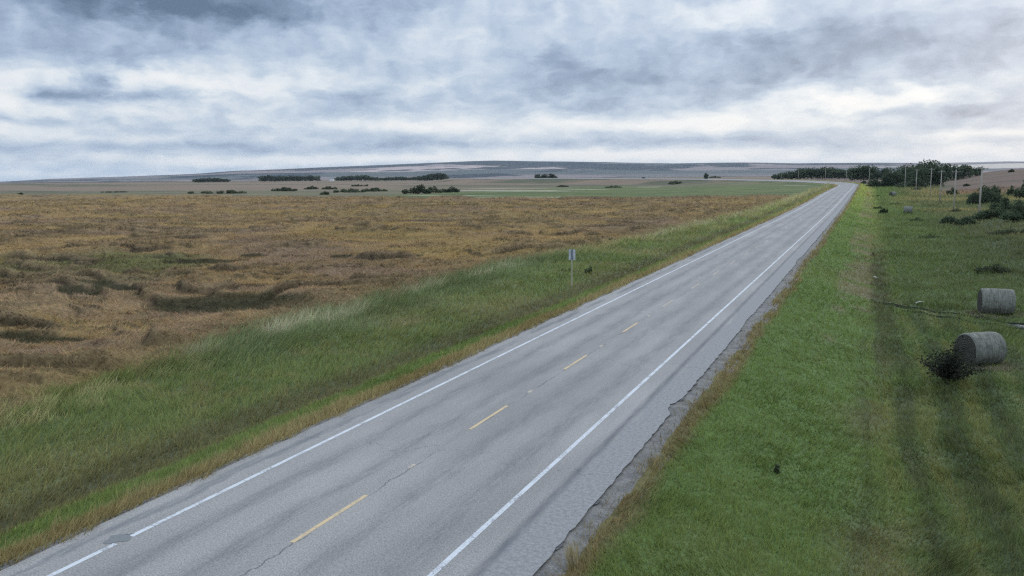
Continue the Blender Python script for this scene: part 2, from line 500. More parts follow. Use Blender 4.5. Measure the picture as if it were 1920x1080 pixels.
def simple_mat(name, c1, c2, scale, rough=.9, bump=.3, stretch=(1, 1, 1), spec=.3, metal=0.0, dist=.02, detail=5):
    m, t = new_mat(name)
    v = t.vmath('MULTIPLY', objc(t), stretch)
    a = t.noise(v, scale, detail, .65)
    finish(t, t.mix(t.maprange(a, .32, .68), c1, c2), rough, a, bump, dist, spec, metal=metal)
    return m
m_wood = simple_mat('grey_weathered_wood', (.20, .185, .16), (.36, .34, .30), 6, stretch=(1, 1, .06))
m_post = simple_mat('pale_treated_post', (.30, .28, .21), (.46, .43, .34), 8, stretch=(1, 1, .1))
m_alu = simple_mat('dull_aluminium_sheet', (.42, .46, .50), (.55, .58, .62), 3, .55, .05, metal=.2)
m_strap = simple_mat('dark_galvanised_channel', (.12, .14, .18), (.20, .23, .28), 6, .6, .05)
m_amber = simple_mat('faded_amber_sheet', (.30, .20, .04), (.42, .27, .06), 3, .6, .05)
m_insul = simple_mat('grey_glazed_insulator', (.20, .2, .2), (.3, .3, .3), 9, .3, .0)
m_bark = simple_mat('dark_bark', (.035, .03, .025), (.09, .08, .065), 5, stretch=(1, 1, .2))
m_mud = simple_mat('wet_mud', (.012, .013, .011), (.034, .034, .027), 1.2, 1.0, .5, dist=.08, spec=0.0)
m_white_wall = simple_mat('white_farm_wall', (.62, .64, .66), (.75, .76, .78), 1.0)
m_roof = simple_mat('grey_farm_roof', (.16, .17, .19), (.24, .25, .27), 1.0)
m_stick = simple_mat('bleached_wood', (.40, .42, .38), (.60, .62, .58), 9)
m_water, t = new_mat('standing_water')
finish(t, (.02, .025, .025), .04, t.noise(pos(t), 3, 3, .5), .03, .02, .5)
m_leaf, t = new_mat('foliage')
finish(t, attr(t, 'tint'), .8, spec=.15, trans=.35)

def bale_mat():
    m, t = new_mat('weathered_hay_in_net_wrap')
    v = objc(t); x, y, z = t.sep(v)
    a = t.noise(t.vmath('MULTIPLY', v, (1, 1, 1)), 7, 6, .75)
    b = t.noise(t.vmath('MULTIPLY', v, (6, 1, 1)), 1.6, 5, .7)
    wrap = t.math('SINE', t.math('MULTIPLY', x, 46.0))
    c = t.mix(t.maprange(b, .3, .7), (.075, .078, .064), (.215, .222, .195))
    c = scalec(t, c, t.math('ADD', t.maprange(a, .3, .7, .6, 1.4), t.math('MULTIPLY', wrap, .07)))
    finish(t, c, .9, t.math('ADD', a, t.math('MULTIPLY', wrap, .25)), .8, .05)
    return m
m_bale = bale_mat()
def bale_end_mat():
    m, t = new_mat('weathered_hay_coiled_end')
    v = objc(t); x, y, z = t.sep(v)
    r = t.math('SQRT', t.math('ADD', t.math('MULTIPLY', y, y), t.math('MULTIPLY', z, z)))
    w = t.math('SINE', t.math('ADD', t.math('MULTIPLY', r, 60.0), t.math('MULTIPLY', t.noise(v, 3, 4, .6), 14)))
    a = t.noise(v, 12, 5, .8)
    c = scalec(t, t.mix(t.maprange(a, .3, .7), (.03, .03, .027), (.085, .082, .07)), t.maprange(w, -1, 1, .8, 1.2))
    finish(t, c, .95, t.math('ADD', a, t.math('MULTIPLY', w, .3)), .9, .06)
    return m
m_bale_end = bale_end_mat()

# ------------------------------------------------------------------ colours of the land
def A(*c): return np.array(c, float)
C_GREEN = A(.090, .136, .046); C_GREEN2 = A(.108, .136, .052); C_DEEP = A(.030, .072, .026)
C_OLIVE = A(.120, .132, .066); C_DITCH = A(.078, .080, .046); C_STRAW = A(.185, .150, .072)
C_BROWN = A(.250, .168, .076); C_OCHRE = A(.228, .168, .064); C_PURP = A(.190, .132, .082)
def lerp(a, b, w): return a * (1 - w[..., None]) + b * w[..., None]
EB_Y = np.array([-60, 20, 37, 56, 75, 99, 202, 348]); EB_X = np.array([-18.6, -19.6, -21.4, -22.4, -23.2, -21.0, -15.8, -12.5])
def crop_edge(y): return np.interp(y, EB_Y, EB_X)
def crop_far(x): return 314 - 0.07 * (x + 35)

def land_color(x, y, near=False):
    s, d = road_sd(x, y)
    r = np.hypot(x - CX, y); a = np.degrees(np.arctan2(x - CX, y))
    nA = fbm(x / 9, y / 9, 4, 61); nB = fbm(x / 2.3, y / 2.3, 3, 67); nC = fbm(x / 40, y / 25, 4, 71); nD = fbm(x / 160, y / 90, 4, 73)
    col = np.zeros(x.shape + (3,)) + C_OLIVE
    # ---- left verge
    g = lerp(C_OLIVE + np.zeros_like(col), A(.090, .122, .050), ss(-.4, .4, nA + nB * .3))
    g = lerp(g, A(.135, .128, .070), ss(.0, .5, nB + nC) * .65)
    dd = d + nB * .35 + nA * .3
    g = lerp(g, C_DITCH, ss(-12.4, -11, dd) * ss(-8.9, -9.9, dd) * .75)
    g = lerp(g, C_GREEN * .9, ss(-9.6, -8.8, dd) * .92)
    g = lerp(g, C_STRAW * .92, ss(-6.9, -6.2, dd + nA * .3) * .85)
    col = np.where((d < 0)[..., None], g, col)
    # ---- right slope and mown strip
    dr = d + nB * .25 + nA * .5
    h = np.zeros_like(col) + C_GREEN
    h = lerp(h, C_GREEN2, ss(-.1, .8, nA + nB * .5) * .55)
    far_y = ss(120, 420, r)
    h = lerp(h, A(.165, .190, .060), far_y * ss(15, 10, d) * .85)
    h = lerp(h, A(.112, .112, .062), ss(10.2, 12.2, dr + nC) * ss(-.7, .5, nB + nA * .8) * .75 * (1 - .4 * far_y))
    h = lerp(h, A(.056, .086, .036), ss(12.6, 15, dr) * .75)
    h = lerp(h, A(.110, .122, .048), ss(.05, .7, nC + nB * .4) * ss(13.5, 16, dr) * .6 * ss(200, 90, r))
    h = lerp(h, A(.050, .064, .036), ss(17, 30, dr) * ss(60, 95, y) * .8)
    near = ss(75, 45, y + nC * 10)
    wob = d + fbm(x / 5, y / 16, 2, 43) * .9 + .012 * (y - 20)
    st = np.sin((wob - 12.3) * 2 * np.pi / 1.75)
    h = lerp(h, A(.050, .064, .036), ss(.15, .8, -st + nB * .6) * ss(11.6, 12.4, wob) * ss(24, 18, d) * near * .6)
    h = lerp(h, A(.128, .140, .058), ss(.1, .9, st + nB * .8) * ss(12.2, 13, wob) * ss(22, 16, d) * near * .5)
    h = lerp(h, A(.155, .140, .098), ss(9.3, 10.2, dr) * ss(12.9, 11.9, dr) * ss(30, 48, y) * ss(-.25, .25, nB + nA) * .62)
    h = lerp(h, A(.046, .050, .034), ss(12.0, 12.5, d + nB * .5) * ss(13.8, 13.2, d + nB * .5) * ss(36, 50, y) * ss(130, 90, y) * .6)
    h = lerp(h, C_STRAW * .72, ss(6.9, 6.5, dr) * .8)
    col = np.where((d > 0)[..., None], h, col)
    # ---- right-hand land farther off: rough pasture, then brown field
    wr = ss(20, 34, d) * ss(-.0, 1.5, a)
    past = lerp(A(.066, .080, .044) + np.zeros_like(col), A(.130, .120, .066), ss(-.2, .5, nC + nA * .3))
    col = lerp(col, past, wr * ss(95, 190, y) * .9)
    col = lerp(col, A(.125, .120, .062) + np.zeros_like(col), ss(14, 24, d) * ss(-.0, 1.5, a) * ss(210, 250, y) * ss(360, 310, y) * ss(-.3, .3, nC) * .7)
    brown = lerp(A(.118, .082, .062) + np.zeros_like(col), A(.072, .058, .046), ss(0, .5, fbm(x / 70, y / 9, 4, 79)))
    col = lerp(col, brown, ss(3.6, 5.0, a + nC * .5) * ss(330, 380, r + nC * 20) * (a < 60))
    # ---- land beyond the curve (brown slope up to the trees)
    beyond = (d > 9) & (a <= 4.2) & (s > S0 + 30)
    bw = ss(9, 16, d) * beyond
    col = lerp(col, A(.135, .100, .080) + np.zeros_like(col), bw * ss(500, 620, r))
    # ---- left plain
    L = ss(-8, -30, d) * ((y > crop_far(x) - 2) | (x < -400)) * (d < 0)
    rough = lerp(A(.125, .118, .070) + np.zeros_like(col), A(.080, .092, .056), ss(-.1, .5, nC + nD * .6))
    rough = lerp(rough, A(.175, .140, .088), ss(.0, .4, fbm(x / 90, y / 14, 3, 83)) * .8)
    col = lerp(col, rough, L)
    # the green meadow inside the curve
    gm = ss(-14, -19, d) * ss(-250, -205, x + nC * 30) * ss(320, 328, y + nB) * ss(690, 640, y + (x + 60) * .75) * (d < 0)
    col = lerp(col, lerp(A(.066, .094, .034) + np.zeros_like(col), A(.125, .140, .052), ss(-.4, .6, fbm(x / 22, y / 6, 3, 89))), gm)
    # pale strip along the crop's far side
    ys = crop_far(x)
    ps = np.exp(-((y - ys - 5 - nB * 2) / 4.5) ** 2) * (d < -12) * ss(-420, -300, x)
    col = lerp(col, A(.20, .185, .115), ps * .75)
    # pale salt patches
    for qx, qy, wx_, wy_ in SALT:
        q = ((x - qx) / wx_) ** 2 + ((y - qy + (x - qx) * .12) / wy_) ** 2
        col = lerp(col, A(.33, .31, .23), ss(1.25, .75, q + nB * .5) * .85)
    # far flats
    gp = lerp(A(.185, .138, .100) + np.zeros_like(col), A(.085, .088, .056), ss(-.05, .35, fbm(x / 170, y / 60, 5, 97, .6)))
    col = lerp(col, gp, ss(560, 820, r + nD * 120 + nC * 60) * (a < -4))
    # far hills: patchwork of stubble, fallow and poplar bluffs
    fx, fy = x / 1000.0, y / 1000.0
    ac = fx * .94 + fy * .34; rd = -fx * .34 + fy * .94
    u1 = np.floor(ac / 1.6 + fbm(fx, fy, 2, 5) * .5 + np.floor(rd / 1.1) * .37); v1 = np.floor(rd / 1.1 + fbm(fx * .6, fy * .6, 2, 6) * .5)
    hsh = _h(u1, v1, 99)
    pal = np.array([[.29, .23, .22], [.19, .155, .15], [.46, .40, .34], [.08, .09, .09], [.23, .19, .185], [.36, .29, .27], [.13, .125, .125]])
    fc = pal[(hsh * 6.99).astype(int)]
    bl = fbm(ac * 1.7, rd * 1.15, 5, 101, .62)
    fc = lerp(fc, A(.012, .022, .032), ss(-.03, .10, bl + .42 * ss(5200, 7600, r) * ss(-58, -44, a) * (1 - .45 * ss(-22, -10, a)) - .08 - .3 * ss(-.1, .4, fbm(ac * .8, rd * 2.2, 3, 107)) * ss(4000, 6000, r)) * .93)
    col = lerp(col, fc, ss(2400, 2700, r))
    return np.clip(col, .004, .8)
SALT = []
for px, py, wx_, wy_ in ((1093, 355.6, 23, 7), (1217, 350.8, 11, 10), (1404, 372.0, 10, 5), (930, 357.5, 60, 14), (850, 367, 30, 5), (1000, 369.5, 34, 3.5), (1495, 348, 9, 5), (960, 354, 50, 9)):
    gx, gy, gz = at_pixel(px, py)
    SALT.append((gx, gy, wx_, wy_))

# ------------------------------------------------------------------ ground sheet
def spaced(stops):
    out = [stops[0][0]]
    for (a, sa), (b, sb) in zip(stops[:-1], stops[1:]):
        x = a
        while x < b - 1e-6:
            st = sa + (sb - sa) * (x - a) / (b - a)
            x = min(x + st, b)
            out.append(x)
    return np.array(out)
ycol = spaced([(-400, 40), (-40, 4), (2, .4), (90, .45), (250, 1.6), (800, 4), (2500, 22), (6000, 60), (11000, 90), (18000, 400)])
half = spaced([(0, .9), (4.5, .25), (13, .25), (30, .5), (90, 1.2), (400, 5), (1500, 18), (5000, 55), (11000, 110), (18000, 500)])
dcol = np.concatenate([-half[::-1], half[1:]])
def centre_x(y):
    yy = np.clip(y - S0, 0, RR * math.sin(THM))
    return -RR + np.sqrt(RR * RR - yy * yy) - np.maximum(y - S0 - RR * math.sin(THM), 0).clip(0, 200) * math.tan(THM)
Y, D = np.meshgrid(ycol, dcol, indexing='ij')
X = D + centre_x(Y) * (1 - ss(300, 3000, np.abs(D)))
Z = ground_z(X, Y)
g_ = mesh_obj('ground', np.stack([X, Y, Z], -1).reshape(-1, 3), grid_faces(len(ycol), len(dcol))[:, ::-1][:, [0, 1, 2, 3]], m_ground,
              col=land_color(X, Y).reshape(-1, 3))
tag(g_, kind='structure')
# make the faces look up
if g_.data.polygons[0].normal.z < 0: g_.data.flip_normals()

# ------------------------------------------------------------------ road
sr = spaced([(-60, 2), (0, .2), (60, .3), (90, .6), (300, 2), (520, 2.5), (1300, 6)])
def strip(name, d0, d1, s_arr, lift, mat, n=2, jit0=None, jit1=None, slope=0.0):
    u = np.linspace(0, 1, n)
    a = d0 + (jit0 if jit0 is not None else 0) * np.ones_like(s_arr); b = d1 + (jit1 if jit1 is not None else 0) * np.ones_like(s_arr)
    dd = a[:, None] * (1 - u) + b[:, None] * u
    S = np.repeat(s_arr[:, None], n, 1)
    x, y = road_xy(S, dd)
    z = road_z(S) + bank(S) * np.clip(dd, -6.5, 6.5) + lift - slope * u[None]
    o = mesh_obj(name, np.stack([x, y, z], -1).reshape(-1, 3), grid_faces(len(s_arr), n), mat, uv=np.stack([dd, S], -1).reshape(-1, 2))
    if o.data.polygons[0].normal.z < 0: o.data.flip_normals()
    return o
jl = fbm(sr / 1.3, sr * 0, 4, 3) * .06 + fbm(sr / 9, sr * 0, 2, 4) * .09
jr = fbm(sr / .3, sr * 0 + 3, 4, 8, .65) * .07 + fbm(sr / 6, sr * 0, 2, 9) * .04 - .05
jr = jr - (.20 + fbm(sr / .3, sr * 0, 3, 55) * .16) * np.exp(-np.abs((sr - 28.2) / .8) ** 4) - .12 * np.exp(-((sr - 47) / 1.5) ** 2) - .15 * np.exp(-((sr - 82) / 3) ** 2)
road = tag(strip('road', -4.95, 5.72, sr, 0.0, m_road, n=26, jit0=jl, jit1=jr), kind='structure')
gl = fbm(sr / 1.6, sr * 0, 4, 13) * .18
tag(strip('road_shoulder', 5.4, 6.55, sr, -.03, m_gravel, n=6, jit1=gl, slope=.13), kind='structure')
tag(strip('road_shoulder', -5.25, -4.7, sr, -.045, m_gravel, n=4, jit0=gl * .6), kind='structure')
tag(strip('pavement_crack', 5.62, 5.80, sr, -.022, m_crack, n=2, jit0=jr - .01, jit1=jr - .17 + np.abs(fbm(sr / .3, sr * 0, 4, 19, .7)) * .30), kind='structure')
# edge lines; the left one is interrupted by a tarred patch
S_GAP = (12.2, 12.62)
for name, dc, segs in (('edge_line', -3.7, ((-40, S_GAP[0]), (S_GAP[1], 900))), ('edge_line', 3.7, ((-40, 900),))):
    for a, b in segs:
        q = sr[(sr > a) & (sr < b)]; q = np.concatenate([[a], q, [b]])
        w = .062 * (1 + .0 * q)
        o = strip(name, dc - .07, dc + .07, q, .004, m_white, n=2)
        tag(o, kind='structure')
q = np.linspace(12.1, 12.75, 10)
tag(strip('tar_patch', -4.0, -3.6, q, .006, m_tar, n=6, jit0=fbm(q * 4, q * 0, 2, 61) * .25 + .25 * np.abs(q - 12.4), jit1=fbm(q * 4, q * 0, 2, 62) * .12 - .6 * np.abs(q - 12.4)), kind='structure')
# centre dashes
kk = 0
for k in range(-2, 22):
    a = 13.83 + 9 * k
    q = np.linspace(a, a + 3, 4)
    wear = fbm(np.array([k * 1.3]), np.array([.5]), 1, 3)[0]
    tag(strip('centre_dash', -.06, .06, q, .004, m_yellow if k < 4 else m_faded, n=2), kind='structure')
for s_, d_ in ((18.95, -.01), (27.75, .03), (36.85, .01), (46.1, .0)):
    q = np.array([s_, s_ + .35]); tag(strip('lane_spot', d_ - .07, d_ + .07, q, .005, m_faded, n=2), kind='structure')

# ------------------------------------------------------------------ the crop: a lodged canopy
azs = np.radians(np.linspace(-82, -0.3, 1050))
rs = np.geomspace(24, 620, 620)
Rg, Ag = np.meshgrid(rs, azs, indexing='ij')
X = CX + Rg * np.sin(Ag); Y = Rg * np.cos(Ag)
def waves(x, y, L, seed):
    """overlapping lodged waves: a steep front facing the road, a long gentle back; returns height 0..1 and how deep in the foot"""
    v_ = -x * .42 + y * .906; u_ = x * .906 + y * .42
    ph = v_ / L + fbm(u_ / (L * 1.9), v_ / (L * 3.0), 3, seed, .45) * 2.2
    t = ph - np.floor(ph)
    amp = ss(-.16, .14, fbm(x / (L * 1.5), y / (L * 1.5), 3, seed + 7))
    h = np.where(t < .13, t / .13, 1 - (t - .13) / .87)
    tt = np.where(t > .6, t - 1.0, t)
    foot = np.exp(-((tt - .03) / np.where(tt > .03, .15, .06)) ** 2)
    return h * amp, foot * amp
def crop_h(x, y):
    r = np.hypot(x - CX, y)
    h1, c1 = waves(x, y, 6.5, 251)
    h2, c2 = waves(x + 3, y, 2.3, 271)
    h0, c0 = waves(x - 40, y, 22.0, 291)
    f3 = fbm(x / 30, y / 22, 3, 209)
    near = 1 - ss(70, 200, r)
    h = .40 + .70 * h1 + .30 * h2 * near + .45 * h0 * ss(60, 160, r) + .22 * f3
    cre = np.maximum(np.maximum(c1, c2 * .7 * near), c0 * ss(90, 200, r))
    return np.maximum(h, .12), cre, h1 + .5 * h2 * near, f3
def holes(x, y):
    q = np.zeros_like(x)
    for hx, hy, ax, ay, ang in HOLES:
        c, s_ = math.cos(ang), math.sin(ang)
        u_ = ((x - hx) * c + (y - hy) * s_) / ax; v_ = (-(x - hx) * s_ + (y - hy) * c) / ay
        q = np.maximum(q, np.exp(-(u_ * u_ + v_ * v_) ** 1.5 * 1.0))
    return q
HOLES = []
for p0, p1, wd in (((300, 581), (545, 570), 2.3), ((445, 583), (540, 566), 3.0), ((150, 536), (205, 537), 1.2), ((200, 538), (232, 556), 1.3), ((128, 544), (146, 562), 1.0), ((165, 548), (180, 560), .9), ((300, 494), (440, 489), 2.0),
                   ((450, 480), (500, 478), 1.6), ((620, 482), (660, 480), 2.0), ((690, 436), (745, 434), 3.0), ((0, 640), (160, 645), 1.0), ((740, 482), (790, 479), 1.8),
                   ((150, 466), (185, 465), 1.2), ((750, 424), (830, 423), 3), ((430, 435), (480, 432), 2.5)):
    ax_, ay_, _z = at_pixel(p0[0], p0[1] + 4); bx_, by_, _z = at_pixel(p1[0], p1[1] + 4)
    HOLES.append(((ax_ + bx_) / 2, (ay_ + by_) / 2, math.hypot(bx_ - ax_, by_ - ay_) / 2 * 1.15, wd * (1.7 if wd > 2.2 and p0[1] > 500 else 1.15), math.atan2(by_ - ay_, bx_ - ax_)))
def crop_mask(x, y):
    e = crop_edge(y) + fbm(x / 3, y / 3, 3, 211) * .9
    m = ss(0, -1.6, x - e) * ss(0, -4, y - crop_far(x) + fbm(x / 20, y / 5, 2, 213) * 3) * ss(-620, -560, x)
    return m
def crop_color(x, y):
    h, f1, f2, f3 = crop_h(x, y)
    n = fbm(x / 30, y / 18, 5, 221, .62); m = fbm(x / 7, y / 6, 4, 223); b = fbm(x / 100, y / 60, 3, 225)
    c = np.zeros(x.shape + (3,)) + C_BROWN
    c = lerp(c, C_PURP, ss(-.1, .5, n + m * .4))
    a = np.degrees(np.arctan2(x - CX, y)); r = np.hypot(x - CX, y)
    c = lerp(c, C_OCHRE, ss(-.02, .5, -n * .9 + b * .9 + m * .25 + .06) * .62)
    gz = np.exp(-((a + 52) / 8) ** 2 - ((r - 96) / 17) ** 2)
    c = lerp(c, A(.085, .098, .034), ss(.3, .75, gz + m * .35) * .8)
    c = lerp(c, A(.044, .034, .021), np.clip(f1 * 1.25, 0, 1) * (.88 - .35 * ss(90, 220, np.hypot(x - CX, y))))  # shade on the fold fronts and feet, painted into the crop colour
    c = lerp(c, A(.250, .180, .100), ss(.45, 1.15, f2 + m * .3) * .55)  # fold crests painted paler, as the lit tops of the waves
    c = lerp(c, A(.095, .072, .042), ss(.1, .5, -m - f3 * .4) * .38)
    c = lerp(c, A(.040, .037, .019), ss(.25, .6, holes(x, y) + m * .16) * .92)
    e = x - crop_edge(y)
    c = lerp(c, A(.17, .125, .062), ss(-7, -2, e + m) * .6)
    return c
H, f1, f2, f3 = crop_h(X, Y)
H = H * (1 - .5 * ss(.2, .7, holes(X, Y)))
msk = crop_mask(X, Y)
Zc = ground_z(X, Y) + H * msk * (1 + .25 * ss(120, 400, Rg)) - .35 * (msk < .03)
keep = msk > .001
fc = grid_faces(len(rs), len(azs))
fc = fc[keep.reshape(-1)[fc].any(1)]
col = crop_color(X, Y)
used = np.unique(fc); remap = np.full(X.size, -1); remap[used] = np.arange(len(used))
V = np.stack([X, Y, Zc], -1).reshape(-1, 3)[used]
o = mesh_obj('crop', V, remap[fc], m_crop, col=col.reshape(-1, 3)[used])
if o.data.polygons[0].normal.z < 0: o.data.flip_normals()
tag(o, 'ripe brown and ochre crop lying in wavy folds across the field left of the road', 'crop', kind='stuff')

# ------------------------------------------------------------------ grass and straw as single blades
def blades(name, x, y, z, col, hgt, wid, lean_az, lean, label, cat, curl=0.0):
    n = len(x)
    lean_az = lean_az + RNG.normal(0, .8, n)
    hgt = hgt * (.75 + .9 * np.clip(fbm(x / .45, y / .45, 2, 777) + .25, 0, 1))
    ra = RNG.uniform(0, 2 * np.pi, n)
    bx, by = np.cos(ra) * wid / 2, np.sin(ra) * wid / 2
    ln = lean * hgt
    tx = x + np.sin(lean_az) * ln + RNG.normal(0, .22, n) * hgt; ty = y + np.cos(lean_az) * ln + RNG.normal(0, .22, n) * hgt
    V = np.empty((n, 3, 3), np.float32)
    V[:, 0] = np.stack([x - bx, y - by, z - .02], -1); V[:, 1] = np.stack([x + bx, y + by, z - .02], -1)
    V[:, 2] = np.stack([tx, ty, z + hgt * np.sqrt(np.clip(1 - np.minimum(lean, .95) ** 2, .05, 1))], -1)
    Fc = np.arange(n * 3).reshape(n, 3)
    o = mesh_obj(name, V.reshape(-1, 3), Fc, m_blade, col=np.repeat(col, 3, 0), smooth=False)
    return tag(o, label, cat, kind='stuff')
def sample(n, a0, a1, r0, r1, p=0.0):
    a = np.radians(RNG.uniform(a0, a1, n)); u = RNG.uniform(0, 1, n)
    r = r0 * (r1 / r0) ** u
    return CX + r * np.sin(a), r * np.cos(a), r
def jitter(c, amt): 
    return np.clip(c * (1 + RNG.normal(0, 1, (len(c), 1)) * amt) * (1 + RNG.normal(0, 1, (len(c), 3)) * amt * .3), .003, .7)

RUTS = [(((1632, 562), (1680, 573), (1740, 582), (1810, 592), (1870, 601), (1990, 618)), .34), (((1690, 583), (1760, 594), (1840, 606), (1900, 616), (1990, 630)), .22), (((1888, 609), (1990, 625)), .24)]
def rut_clear(x, y):
    ok = np.ones(len(x), bool)
    for pts, w in RUTS:
        P = [at_pixel(*q)[:2] for q in pts]
        for (x0, y0), (x1, y1) in zip(P[:-1], P[1:]):
            L2 = (x1 - x0) ** 2 + (y1 - y0) ** 2
            t_ = np.clip(((x - x0) * (x1 - x0) + (y - y0) * (y1 - y0)) / L2, 0, 1)
            ok &= np.hypot(x - x0 - t_ * (x1 - x0), y - y0 - t_ * (y1 - y0)) > w
    return ok
# right slope and mown strip
x, y, r = sample(760000, -30, 22, 12, 720)
s_, d_ = road_sd(x, y)
k = (d_ > np.where(RNG.random(len(x)) < .12, 5.85, 6.30) + fbm(x / 1.5, y / 1.5, 4, 301, .7) * .45) & ~((d_ > 9) & (r > 500 + 60 * RNG.random(len(x)))) & (d_ < 75) & rut_clear(x, y) & ~((np.degrees(np.arctan2(x - CX, y)) > 3.4 + .8 * RNG.random(len(x))) & (r > 330 + 90 * RNG.random(len(x))))
x, y, r, d_ = x[k], y[k], r[k], d_[k]
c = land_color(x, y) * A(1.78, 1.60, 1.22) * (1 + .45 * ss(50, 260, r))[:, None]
brown = ss(7.0, 6.5, d_ + fbm(x / 1.1, y / 1.1, 3, 303) * .5)
c = lerp(c, A(.27, .215, .115), brown * .62)
hg = (.10 + .05 * RNG.random(len(x)) + .05 * brown + .10 * ss(11, 14, d_) * (fbm(x / 2, y / 2, 2, 305) + .6)) * (1 + r * .012)
blades('grass', x, y, ground_z(x, y), jitter(c, .20), hg, .009 + r * .00075, fbm(x / 5, y / 5, 2, 307) * 4, np.full(len(x), .62),
       'short green grass on the slope right of the road with a brown fringe', 'grass')
# left verge
x, y, r = sample(850000, -75, 2, 16, 700)
s_, d_ = road_sd(x, y)
e = x - crop_edge(y)
k = (d_ < -5.0 + fbm(x / .8, y / .8, 2, 311) * .25) & (e > -1.5) & ((d_ > -16) | (y < 314))
x, y, r, d_, e = x[k], y[k], r[k], d_[k], e[k]
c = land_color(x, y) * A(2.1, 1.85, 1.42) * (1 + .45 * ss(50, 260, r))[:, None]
straw = ss(-7.0, -6.3, d_ + fbm(x / 1.4, y / 1.4, 3, 313) * .5)
c = lerp(c, A(.31, .26, .13), straw * .65)
fringe = ss(2.4, .6, e + fbm(x / 1.6, y / 1.6, 3, 317) * 1.8)
gw = ss(26, 36, y) * ss(100, 80, y)
c = lerp(c, A(.46, .42, .20), fringe * (1 - gw * .5) * .8 * ss(-.3, .2, fbm(x / 1.2, y / 1.2, 2, 315)))
c = lerp(c, A(.19, .235, .105), ss(6.5, 2.0, e + fbm(x / 3, y / 3, 2, 319) * 2) * gw * .85)
c = lerp(c, A(.50, .47, .30), ss(1.5, .3, np.abs(e - .3 + fbm(x / 4, y / 4, 2, 321))) * ss(-.25, .15, fbm(x / 5, y / 5, 2, 323)) * .85 * np.maximum(gw, ss(99, 120, y) * .6))
mid = ss(-9, -12, d_)
hg = (.12 + .08 * RNG.random(len(x)) + .20 * straw + .12 * mid + .26 * fringe + .20 * gw * ss(5, 2.0, e)) * (1 + r * .006)
blades('grass', x, y, ground_z(x, y), jitter(c, .20), hg, .010 + r * .00078, fbm(x / 6, y / 6, 2, 325) * 4 + 1, np.full(len(x), .62),
       'longer olive and green grass between the road and the brown crop', 'grass')
# straw heads lying on the crop
x, y, r = sample(900000, -78, -2, 28, 420)
k = crop_mask(x, y) > .35
x, y, r = x[k], y[k], r[k]
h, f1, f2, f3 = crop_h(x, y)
hl = holes(x, y)
z = ground_z(x, y) + h * (1 - .5 * ss(.2, .7, hl)) * crop_mask(x, y) * (1 + .25 * ss(120, 400, r)) - .06
c = crop_color(x, y) * (1.75 - .9 * f1)[:, None]  # straw colour darkened too where the fold shade is painted
c = jitter(c, (.28 - .15 * ss(60, 180, r))[:, None])
hg = (.16 + .16 * RNG.random(len(x))) * (1 + r * .004)
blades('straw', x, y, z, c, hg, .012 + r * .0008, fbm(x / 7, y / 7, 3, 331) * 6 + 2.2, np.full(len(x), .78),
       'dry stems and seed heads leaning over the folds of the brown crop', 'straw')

# ------------------------------------------------------------------ foliage builders
def crown_mesh(name, lobes, n, leaf, base_col, parent, seed, var=.28):
    rg = np.random.default_rng(seed)
    lob = np.array(lobes, float)            # cx cy cz rx ry rz
    wgt = (lob[:, 3] * lob[:, 4] * lob[:, 5]) ** .67; wgt /= wgt.sum()
    k = rg.choice(len(lob), n, p=wgt)
    v = rg.normal(size=(n, 3)); v /= np.linalg.norm(v, axis=1)[:, None]
    rr = rg.random(n) ** .38 * (1 + rg.normal(0, .07, n))
    P = lob[k, :3] + v * lob[k, 3:] * rr[:, None]
    P[:, 2] = np.maximum(P[:, 2], leaf * .4)
    a = rg.normal(size=(n, 3)); a /= np.linalg.norm(a, axis=1)[:, None]
    b = np.cross(a, v + rg.normal(0, .8, (n, 3))); b /= np.linalg.norm(b, axis=1)[:, None] + 1e-9
    sz = leaf * (.6 + .8 * rg.random(n))[:, None] * .5
    q = np.stack([P - a * sz, P - b * sz * .8, P + a * sz, P + b * sz * .8], 1)
    cl = base_col * (1 + var * (fbm(P[:, 0] / (leaf * 5) + seed, P[:, 2] / (leaf * 5), 2, seed) * 1.4 + rg.normal(0, .5, n)))[:, None]
    cl = np.clip(cl, .004, .3)
    return mesh_obj(name, q.reshape(-1, 3), np.arange(n * 4).reshape(n, 4), m_leaf, col=np.repeat(cl, 4, 0), smooth=False, parent=parent)
T_GREEN = A(.068, .094, .054)
